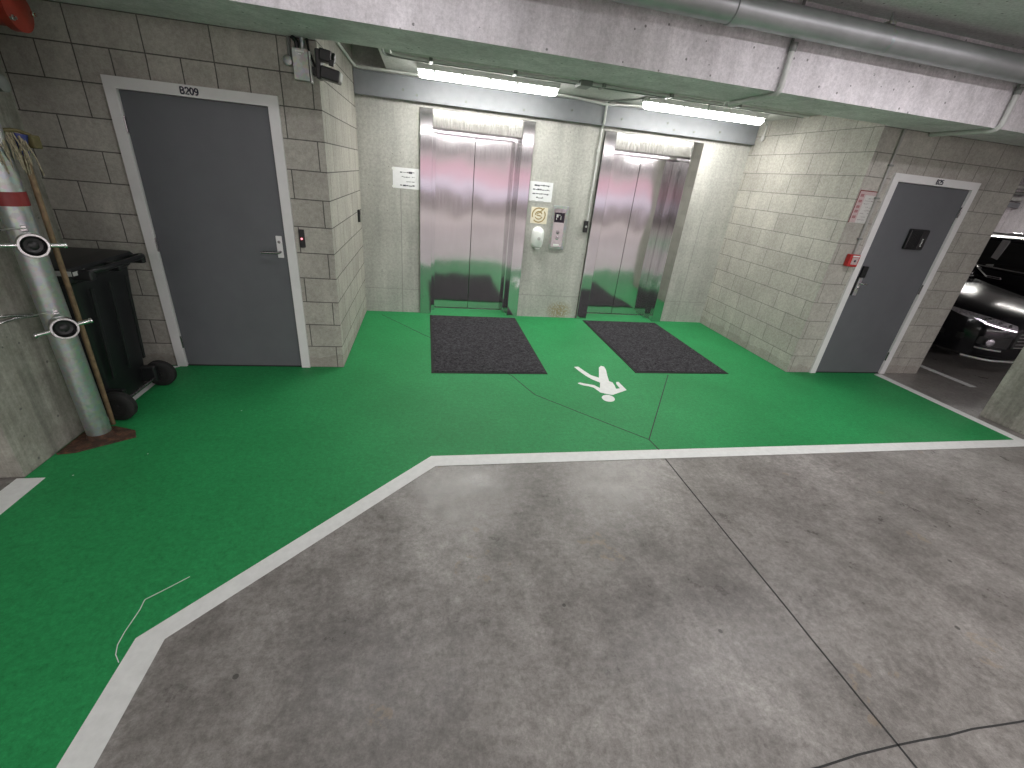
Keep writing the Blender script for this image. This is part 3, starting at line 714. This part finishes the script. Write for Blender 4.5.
for z in (2.1, 1.82, 1.45):
    b = new(); box(b, 4.905, 4.95, -D-.028, -D-.001, z, z+.016, .003); obj('saddle_clip', b, M['conduit_dark'], rc)

# ---------------------------------------------------------------- left door wall fittings
cr = thing('card_reader', 'slim black card reader with a red light, beside door B209', 'card reader', (-.2275, -D, 1.044))
b = new(); box(b, -.247, -.208, -D-.022, -D-.001, 1.044, 1.18, .005); obj('housing', b, M['black'], cr)
b = new(); lathe(b, [(0, .008), (.002, .008), (.003, .004)], (-.2275, -D-.022, 1.112), (0, -1, 0), 14); obj('red_light', b, M['led_red'], cr, True)
b = new(); lathe(b, [(0, .013), (.0015, .013)], (-.2275, -D-.0222, 1.112), (0, -1, 0), 16); obj('sensor_ring', b, M['red_tape'], cr, True)
jb = thing('junction_box', 'grey metal junction box on the block wall below the beam, near the alcove corner', 'junction box', (-.097, -D, 2.155))
b = new(); box(b, -.150, -.050, -D-.055, -D-.001, 2.158, 2.338, .004); obj('cover', b, M['galv_box'], jb)
b = new(); box(b, -.128, -.072, -D-.0575, -D-.0545, 2.315, 2.325, .001); box(b, -.11, -.09, -D-.057, -D-.0545, 2.302, 2.31, .001); obj('embossed_label', b, M['white_plastic'], jb)
b = new(); box(b, -.046, -.036, -D-.05, -D-.001, 2.15, 2.33, .002); obj('cover_flange', b, M['frame'], jb)
b = new(); tube(b, [(-.175, -D-.014, 2.25), (-.172, -D-.014, 2.401)], .011, 10); obj('conduit', b, M['conduit_dark'], jb, True)
b = new(); lathe(b, [(0, .030), (.028, .030), (.032, .024)], (-.186, -D-.001, 2.265), (0, -1, 0), 18); obj('round_box', b, M['galv_box'], jb, True)
b = new(); tube(b, rounded([(-.118, -D-.03, 2.338), (-.118, -D-.03, 2.375), (-.145, -D-.03, 2.401)], .02), .014, 10); obj('conduit', b, M['black'], jb, True)
b = new(); tube(b, rounded([(-.085, -D-.03, 2.338), (-.083, -D-.03, 2.40)], .02), .016, 10); obj('conduit', b, M['galv'], jb, True)
b = new(); tube(b, rounded([(-.055, -D-.02, 2.401), (-.045, -D-.035, 2.33), (-.03, -D-.03, 2.29), (-.012, -D-.04, 2.25)], .03), .008, 8); obj('cable', b, M['black'], jb, True)
sl = thing('twin_spotlight', 'black twin-headed spotlight bracketed to the alcove corner beside the junction box', 'spotlight', (.03, -D-.05, 2.15))
b = new(); box(b, -.035, -.008, -D-.03, -D-.001, 2.20, 2.25, .003); box(b, -.02, .02, -D-.06, -D-.025, 2.205, 2.245, .004); obj('wall_bracket', b, M['black'], sl)
b = new(); box(b, .012, .044, -D-.15, -D-.05, 2.17, 2.335, .006); obj('mast', b, M['black'], sl)
r1 = Matrix.Rotation(math.radians(10), 3, 'Y')
b = new(); box(b, .04, .115, -D-.17, -D-.06, 2.268, 2.335, .008, r1); h1 = obj('lamp_head', b, M['black'], sl)
b = new(); box(b, .04, .16, -D-.18, -D-.06, 2.165, 2.235, .008, r1); h2 = obj('lamp_head', b, M['black'], sl)
b = new(); lathe(b, [(0, .030), (.012, .033), (.02, .026)], (.112, -D-.115, 2.297), (1, 0, -.18), 18); obj('lens', b, M['car_plastic'], h1, True)
b = new(); box(b, .157, .166, -D-.165, -D-.075, 2.17, 2.22, .003, r1); obj('lens', b, M['grey_plastic'], h2)
b = new(); box(b, .10, .13, -D-.17, -D-.155, 2.245, 2.28, .003, r1); obj('hinge_tab', b, M['black'], h1)
ss = thing('wall_sensor', 'small black sensor on the pale block return, beside the first elevator wall', 'sensor', (.0, -.28, 1.09))
b = new(); box(b, .001, .026, -.318, -.262, 1.095, 1.222, .006); obj('housing', b, M['black'], ss)
b = new(); box(b, .0255, .028, -.302, -.278, 1.17, 1.195, .001); obj('sensor_eye', b, M['screen'], ss)

# ---------------------------------------------------------------- fire riser with two hose outlets
RX, RY = -1.272, -2.852
fr = thing('fire_riser', 'galvanised fire riser pipe with two hose outlets, standing against the concrete column', 'pipe', (RX, RY, 0))
b = new(); tube(b, [(RX, RY, .010), (RX, RY, ZC-.001)], .060, 32); obj('pipe', b, M['galv'], fr, True)
b = new(); prism(b, [(-1.385, -3.045), (-1.30, -3.03), (-1.07, -2.872), (-1.11, -2.80), (-1.25, -2.745), (-1.385, -2.745)], .0023, .012); obj('base_plate', b, M['rust'], fr)
b = new(); lathe(b, [(0, .070), (.012, .067), (.03, .0615)], (RX, RY, .010), (0, 0, 1), 32); obj('weld_collar', b, M['rust'], fr, True)
b = new(); lathe(b, [(0, .0602), (.001, .0625), (.064, .0625), (.065, .0602)], (RX, RY, 1.355), (0, 0, 1), 32); rb = obj('red_band', b, M['red_tape'], fr, True)
b = new(); ax_ = Vector((.62, -.78, 0)).normalized(); sx_ = Vector((.78, .62, 0))
AX = Vector((.68, -.73, 0)).normalized(); SD = Vector((.73, .68, 0)).normalized()
def outlet(z, tilt):
    c = Vector((RX, RY, z))
    b = new(); lathe(b, [(.03, .042), (.075, .042), (.08, .052), (.095, .052), (.10, .046), (.118, .046)], c, AX, 28); o = obj('outlet', b, M['galv'], fr, True)
    b = new()   # cap ring: rim with a hollow
    lathe(b, [(.112, .052), (.116, .058), (.150, .060), (.156, .057), (.156, .048), (.140, .047), (.128, .044)], c, AX, 36); ring = obj('cap_ring', b, M['chrome'], o, True)
    b = new(); lathe(b, [(.128, .0465), (.1285, .0465), (.140, .038), (.144, .034), (.142, .022), (.150, .015), (.152, .006)], c, AX, 32); obj('black_plug', b, M['black'], o, True)
    ld = (SD*math.cos(tilt) + Vector((0, 0, 1))*math.sin(tilt))
    for s in (-1, 1):
        p0 = c + AX*.135 + ld*s*.056; p1 = c + AX*.135 + ld*s*.108
        b = new(); tube(b, [p0, p1, p1+ld*s*.004, p1+ld*s*.012], .010, 14, True, [.0115, .0115, .0155, .0155]); obj('lug', b, M['chrome'], o, True)
    # clasp and chain above
    q = c + AX*.062 + Vector((0, 0, .058))
    b = new(); box(b, q.x-.022, q.x+.022, q.y-.014, q.y+.014, q.z, q.z+.014, .003, Matrix.Rotation(-.98, 3, 'Z')); box(b, q.x-.012, q.x+.012, q.y-.01, q.y+.01, q.z+.012, q.z+.028, .003, Matrix.Rotation(-.98, 3, 'Z')); obj('clasp', b, M['chrome'], o)
    b = new(); pts = [q - SD*.02 + Vector((0, 0, .01)), q - SD*.05 + Vector((0, 0, .012)), q - SD*.075 - AX*.03, q - SD*.08 - AX*.09 - Vector((0, 0, .004))]
    tube(b, rounded(pts, .02), .004, 8); obj('chain', b, M['galv_box'], o, True)
outlet(1.185, -.06); outlet(.757, .16)
# rods to the column
b = new(); tube(b, [(-1.40, -3.10, .845), (-1.385, -2.96, .82), (RX-.056, RY-.02, .795)], .006, 8); tube(b, [(-1.402, -3.04, .80), (-1.388, -2.94, .80), (RX-.054, RY-.03, .80)], .007, 8); obj('strap_rod', b, M['steel_dark'], fr, True)
# upside-down mop leaning behind the riser
mo = thing('string_mop', 'string mop standing head-up between the fire riser and the wheelie bin', 'mop', (-1.225, -2.735, 0))
hp0, hp1 = Vector((-1.285, -2.705, .004)), Vector((-1.212, -2.760, 1.585))
b = new(); tube(b, [hp0, hp1], .013, 14); obj('handle', b, M['wood'], mo, True)
b = new(); tube(b, [hp1-Vector((0, 0, .02)), hp1+Vector((0, 0, .05)), hp1+Vector((.004, .004, .09))], .02, 12, True, [.019, .026, .03]); obj('socket', b, M['blue'], mo, True)
dv = Vector((.45, .9, 0)).normalized(); c0 = hp1+Vector((0, 0, .085))
b = new(); tube(b, rounded([c0-dv*.13-Vector((0, 0, .025)), c0-dv*.06+Vector((0, 0, .012)), c0+Vector((0, 0, .02)), c0+dv*.05+Vector((0, 0, .0))], .05), .010, 10); obj('wire_clamp', b, M['olive'], mo, True)
b = new(); box(b, c0.x+.01, c0.x+.045, c0.y+.02, c0.y+.07, c0.z-.055, c0.z+.004, .006); obj('clamp_jaw', b, M['olive'], mo)
b = new()
for k in range(44):
    s = random.uniform(-.12, .03); p = c0 + dv*s + Vector((random.uniform(-.008, .012), random.uniform(-.012, .008), .008)); L = random.uniform(.07, .19); sw_ = random.uniform(-.012, .02)
    out = Vector((.7, -.7, 0))*random.uniform(.02, .055)
    tube(b, [p, p+out*.7+Vector((0, 0, -.03)), p+out+dv*sw_+Vector((0, 0, -L*.6)), p+out*.8+dv*sw_*1.5+Vector((0, 0, -L))], .0030, 6)
st = obj('yarn', b, M['string'], mo, True); st['kind'] = 'stuff'
# red sprinkler elbow and grey pipe stub high on the far-left wall
rv = thing('red_pipe_fitting', 'red painted pipe fitting with a bolted collar, high on the wall by the column', 'pipe fitting', (-1.6, -2.2, 2.15))
b = new(); tube(b, [(-1.859, -2.2, 2.262), (-1.445, -2.2, 2.262)], .082, 28); obj('body', b, M['red'], rv, True)
b = new(); lathe(b, [(0, .084), (.006, .100), (.05, .100), (.056, .07), (.062, .05)], (-1.447, -2.2, 2.262), (1, 0, 0), 28); obj('collar', b, M['red'], rv, True)
for dz, dy in ((.045, -.075), (-.05, -.07), (.0, .088)):
    b = new(); lathe(b, [(0, .014), (.012, .014), (.013, .008), (.024, .008)], (-1.396, -2.2+dy, 2.262+dz), (1, 0, 0), 6); obj('bolt', b, M['chrome'], rv)
gs = thing('pipe_stub', 'short galvanised pipe stub sticking out of the concrete wall above the riser', 'pipe', (-1.68, -2.3, 1.86))
b = new(); tube(b, [(-1.859, -2.3, 1.905), (-1.52, -2.3, 1.905)], .028, 20); obj('stub', b, M['conduit_dark'], gs, True)
b = new(); lathe(b, [(0, .034), (.004, .040), (.03, .040), (.034, .03)], (-1.54, -2.3, 1.905), (1, 0, 0), 20); obj('end_cap', b, M['conduit_dark'], gs, True)

# ---------------------------------------------------------------- wheelie bin
wb = thing('wheelie_bin', 'black wheelie bin in the corner between door B209 and the fire riser', 'bin', (-1.55, -2.34, 0))
b = new()
def rr(x0, x1, y0, y1, z, r=.04, n=4):
    out = []
    for cx_, cy__, a0 in ((x1-r, y1-r, 0), (x0+r, y1-r, 90), (x0+r, y0+r, 180), (x1-r, y0+r, 270)):
        for k in range(n+1):
            a = math.radians(a0+90*k/n); out.append((cx_+r*math.cos(a), cy__+r*math.sin(a), z))
    return out
loft(b, [rr(-1.79, -1.36, -2.56, -2.15, .03), rr(-1.795, -1.345, -2.58, -2.13, .12), rr(-1.84, -1.30, -2.63, -2.06, .90), rr(-1.845, -1.295, -2.635, -2.055, .905), rr(-1.848, -1.285, -2.65, -2.045, .915), rr(-1.848, -1.285, -2.65, -2.045, .955)]); bd = obj('body', b, M['bin'], wb, True)
b = new()
for yy in (-2.52, -2.34, -2.17): box(b, -1.302, -1.29, yy-.012, yy+.012, .25, .86, .004, Matrix.Rotation(math.radians(3.6), 3, 'Y'))
obj('stiffening_rib', b, M['bin'], bd)
b = new(); loft(b, [rr(-1.855, -1.27, -2.66, -2.035, .957), rr(-1.855, -1.26, -2.665, -2.03, .985), rr(-1.85, -1.27, -2.655, -2.04, 1.0), rr(-1.78, -1.36, -2.58, -2.12, 1.018, .06)]); ld_ = obj('lid', b, M['bin'], wb, True)
b = new(); tube(b, rounded([(-1.27, -2.60, .965), (-1.19, -2.60, .985), (-1.17, -2.52, .985), (-1.17, -2.16, .985), (-1.19, -2.08, .985), (-1.27, -2.08, .965)], .05), .016, 12); obj('handle_bar', b, M['bin'], wb, True)
for yy in (-2.605, -2.34, -2.085):
    b = new(); box(b, -1.30, -1.185, yy-.02, yy+.02, .93, .985, .008); obj('handle_bracket', b, M['bin'], wb)
b = new(); box(b, -1.335, -1.255, -2.667, -2.664, .962, .99, .001); box(b, -1.252, -1.2505, -2.66, -2.56, .962, .985); obj('pale_label', b, M['grey_plastic'], ld_)
for yy in (-2.64, -2.12):
    b = new(); lathe(b, [(-.025, .06), (-.024, .092), (-.018, .10), (.018, .10), (.024, .092), (.025, .06), (.018, .055), (.018, .02), (.028, .018)], (-1.265, yy, .1023), (0, -1, 0), 32); obj('wheel', b, M['rubber'], wb, True)
b = new(); tube(b, [(-1.265, -2.66, .102), (-1.265, -2.10, .102)], .011, 12); obj('axle', b, M['steel_dark'], wb, True)
for ya, yb in ((-2.585, -2.545), (-2.21, -2.165)):
    b = new(); box(b, -1.36, -1.25, ya, yb, .07, .19, .01); obj('axle_mount', b, M['bin'], wb)

# ---------------------------------------------------------------- cars
def car(cx, nose, label, group, near):
    t = thing('car', label, 'car', (cx, nose+2.2, 0), group)
    Y = lambda y: nose+y
    secs = [(0.0, .50, .24, .57, .63), (.05, .68, .20, .61, .69), (.16, .80, .18, .67, .745), (.38, .88, .18, .735, .80), (.7, .915, .18, .80, .855), (1.1, .925, .18, .87, .905), (1.45, .925, .18, .93, .95), (2.4, .925, .18, .985, .99), (3.6, .925, .18, 1.01, 1.01), (4.1, .90, .2, 1.0, 1.0), (4.35, .85, .22, .96, .97), (4.45, .75, .3, .85, .88)]
    rings = []
    for y, w, z0, sh, h in secs:
        half = [(0, z0), (w*.8, z0), (w*.95, z0+.06), (w*.985, (z0+sh)/2-.05), (w, (z0+sh)/2+.08), (w*.975, sh-.05), (w*.93, sh), (w*.80, (sh+h)/2+.01), (w*.5, h), (0, h+.012)]
        pts = [(cx+x, Y(y), z) for x, z in half] + [(cx-x, Y(y), z) for x, z in half[-2:0:-1]]
        rings.append(pts)
    b = new(); loft(b, rings); bmesh.ops.recalc_face_normals(b, faces=b.faces[:]); tree = BVHTree.FromBMesh(b); body = obj('body', b, M['car_paint'], t, True)
    def on_body(s, x, z, u, out=.006):
        d = Vector((-s*1.3*u*u, 1, 0)).normalized(); o = Vector((cx+s*x, Y(.04+.48*u*u), z)) - d*1.2
        hit = tree.ray_cast(o, d)
        return (hit[0] + hit[1]*out) if hit[0] else o + d*1.2
    def patch(name, s, top, bot, mat, parent, out=.006, n=8, m_=3, x0=.45, x1=.88):
        b = new(); rows = []
        for i in range(n+1):
            u = i/n; x = x0+(x1-x0)*u; zt, zb = top(u), bot(u)
            rows.append([on_body(s, x, zb+(zt-zb)*k/m_, u, out) for k in range(m_+1)])
        lo_ = [[b.verts.new(p) for p in r] for r in rows]
        for a, c in zip(lo_, lo_[1:]):
            for k in range(m_): b.faces.new((a[k], a[k+1], c[k+1], c[k]))
        r_ = bmesh.ops.extrude_face_region(b, geom=b.faces[:]); vs_ = [v for v in r_['geom'] if isinstance(v, bmesh.types.BMVert)]
        bmesh.ops.translate(b, verts=vs_, vec=(0, .012, 0))
        return obj(name, b, mat, parent)
    # cabin glass
    def cab(z, y0, y1, w0, w1, r=.12):
        return [(cx-w0, Y(y0+.10), z), (cx-w0*.6, Y(y0), z), (cx, Y(y0-.03), z), (cx+w0*.6, Y(y0), z), (cx+w0, Y(y0+.10), z), (cx+w1, Y((y0+y1)/2), z), (cx+w1*.98, Y(y1-.1), z), (cx+w1*.6, Y(y1), z), (cx-w1*.6, Y(y1), z), (cx-w1*.98, Y(y1-.1), z), (cx-w1, Y((y0+y1)/2), z)]
    b = new(); loft(b, [cab(.97, 1.45, 4.2, .84, .86), cab(1.10, 1.62, 4.15, .81, .84), cab(1.46, 2.1, 3.85, .68, .71)]); obj('glasshouse', b, M['car_glass'], t, True)
    b = new(); loft(b, [cab(1.455, 2.06, 3.9, .695, .725), cab(1.50, 2.14, 3.84, .67, .70), cab(1.535, 2.3, 3.7, .55, .58), cab(1.55, 2.6, 3.5, .3, .3)]); obj('roof', b, M['car_paint'], t, True)
    for s in (-1, 1):
        for (ya, yb, hw) in ((1.42, 2.1, .045), (2.62, 2.66, .055), (3.55, 3.5, .06)):
            wl, wh = (.845, .70) if ya > 2 else (.82, .69)
            b = new(); loft(b, [[(cx+s*(wl+.012), Y(ya-hw), 1.0), (cx+s*(wl+.012), Y(ya+hw), 1.0), (cx+s*(wl-.03), Y(ya+hw), 1.0), (cx+s*(wl-.03), Y(ya-hw), 1.0)], [(cx+s*(wh+.02), Y(yb-hw), 1.47), (cx+s*(wh+.02), Y(yb+hw), 1.47), (cx+s*(wh-.02), Y(yb+hw), 1.47), (cx+s*(wh-.02), Y(yb-hw), 1.47)]]); obj('pillar', b, M['car_paint'] if ya < 2 or ya > 3 else M['grey_plastic'], t)  # middle pillars pale grey in place of light reflected off them
        b = new(); tube(b, [(cx+s*.86, Y(1.6), 1.005), (cx+s*.885, Y(2.6), 1.015), (cx+s*.88, Y(3.9), 1.03)], .014, 8); obj('belt_trim', b, M['chrome'], t, True)
        b = new(); tube(b, rounded([(cx+s*.62, Y(2.2), 1.515), (cx+s*.63, Y(2.3), 1.565), (cx+s*.64, Y(3.5), 1.57), (cx+s*.63, Y(3.6), 1.53)], .05), .014, 8); obj('roof_rail', b, M['chrome'], t, True)
        for yh in (2.42, 3.35):
            b = new(); box(b, cx+s*.925-.02, cx+s*.925+.02, Y(yh-.11), Y(yh+.11), .845, .885, .008); obj('door_handle', b, M['chrome'], t)
        b = new(); box(b, cx+s*.96-.09, cx+s*.96+.09, Y(1.62), Y(1.80), .98, 1.11, .035); obj('wing_mirror', b, M['car_paint'], t, True)
        for yw in (.82, 3.55):
            b = new(); lathe(b, [(-.10, .20), (-.10, .29), (-.085, .33), (.085, .33), (.10, .29), (.10, .20), (.07, .18), (.075, .04), (.09, .03)], (cx+s*.835, Y(yw), .331), (s, 0, 0), 36); wh_ = obj('wheel', b, M['rubber'], t, True)
            b = new()
            for k in range(5):
                a = 2*PI*k/5; p = Vector((cx+s*.915, Y(yw), .331)); q = p + Vector((0, math.cos(a), math.sin(a)))*.19; tube(b, [p, q], .022, 6)
            obj('hub_spoke', b, M['galv_box'], wh_, True)
        # headlight sweeping round the corner
        top = lambda u: .642+.10*u; bot = lambda u: .575+.05*u+.085*u**3
        hl = patch('headlight', s, top, bot, M['lens'], t)
        b = new(); tube(b, [on_body(s, .47+.43*u*.62, bot(u*.62)+.008, u*.62, .010) for u in [k/8 for k in range(9)]], .0075, 8); obj('lamp_strip', b, M['strip_glow'], hl, True)
        for u in (.22, .42, .62):
            c_ = on_body(s, .45+.43*u, (top(u)+bot(u))/2+.008, u, .006); b = new(); lathe(b, [(-.004, .019), (.004, .021), (.008, .016), (.009, .006)], c_, (s*.6*u, -1, 0), 16); obj('projector', b, M['car_glass'], hl, True)
        patch('intake', s, lambda u: .50-.03*u, lambda u: .36+.05*u, M['car_plastic'], t, .004, 6, 2, .46, .80)
        c_ = on_body(s, .66, .425, .45, .012); b = new(); lathe(b, [(-.01, .045), (.008, .045), (.014, .03)], c_, (s*.35, -1, 0), 18); obj('fog_light', b, M['lens'], t, True)
        b = new(); tube(b, [on_body(s, .52+.2*k/5, .335+.01*k/5, .3+.3*k/5, .012) for k in range(6)], .010, 8); obj('bumper_blade', b, M['galv_box'], t, True)
    b = new(); box(b, cx-.42, cx+.42, Y(-.015), Y(.08), .36, .58, .02); gr = obj('grille', b, M['car_plastic'], t)
    b = new()
    for k in range(5): box(b, cx-.40, cx+.40, Y(-.024), Y(-.01), .385+.042*k, .397+.042*k, .002)
    obj('grille_bar', b, M['chrome'], gr)
    b = new(); tube(b, rounded([(cx-.80, Y(.20), .215), (cx-.62, Y(.03), .205), (cx, Y(-.03), .20), (cx+.62, Y(.03), .205), (cx+.80, Y(.20), .215)], .12), .016, 8); obj('bumper_lip', b, M['galv_box'], t, True)
    return t
car(8.06, -1.82, 'black car parked nose-out in the bay, its headlight just past the block wall end', None, True)
car(11.42, -1.95, 'dark car with roof rails parked beyond the nearer black car', None, False)
# services high on the bay side
bp = thing('bay_pipe', 'horizontal grey pipes high on the far parking bay wall', 'pipe', (14, 4.2, 2.0))
for z, r, mt in ((2.62, .05, 'conduit'), (2.47, .045, 'conduit_dark'), (2.33, .05, 'conduit')):
    b = new(); tube(b, [(8, 4.2, z), (15.95, 4.2, z)], r, 14); obj('pipe_run', b, M[mt], bp, True)
b = new(); box(b, 8, 15.95, 4.14, 4.298, 2.13, 2.25, .004); obj('cable_duct', b, M['channel'], bp)

# ---------------------------------------------------------------- light
area('unseen_aisle_light', (3.9, -3.10, 2.83), 2.4, .10, 17, (1, .955, .99))
area('unseen_aisle_light', (8.8, -5.2, 2.86), 1.5, .10, 7, (1, .955, .99))
area('unseen_aisle_light', (.5, -3.0, 2.83), 1.5, .10, 8, (1, .955, .99))
area('unseen_aisle_light', (-1.0, -9.0, 2.86), 1.5, .10, 62, (1, .96, .95))  # added fill, low-angle light for the door wall and beam front
area('unseen_aisle_light', (3.6, -6.4, 2.86), 1.5, .10, 54, (1, .96, .95))
area('unseen_aisle_light', (5.0, -12.5, 2.86), 18, .10, 950, (1, .96, .96))  # added to brighten the banded wall mirrored in the lift doors
area('bay_lamp', (12.6, .2, 2.86), .1, 1.5, 22)
area('bay_lamp', (13.5, 2.6, 2.86), 1.5, .1, 40)
w = bpy.data.worlds.new('world'); S.world = w; w.use_nodes = True
w.node_tree.nodes['Background'].inputs[0].default_value = (.8, .85, .9, 1); w.node_tree.nodes['Background'].inputs[1].default_value = .05
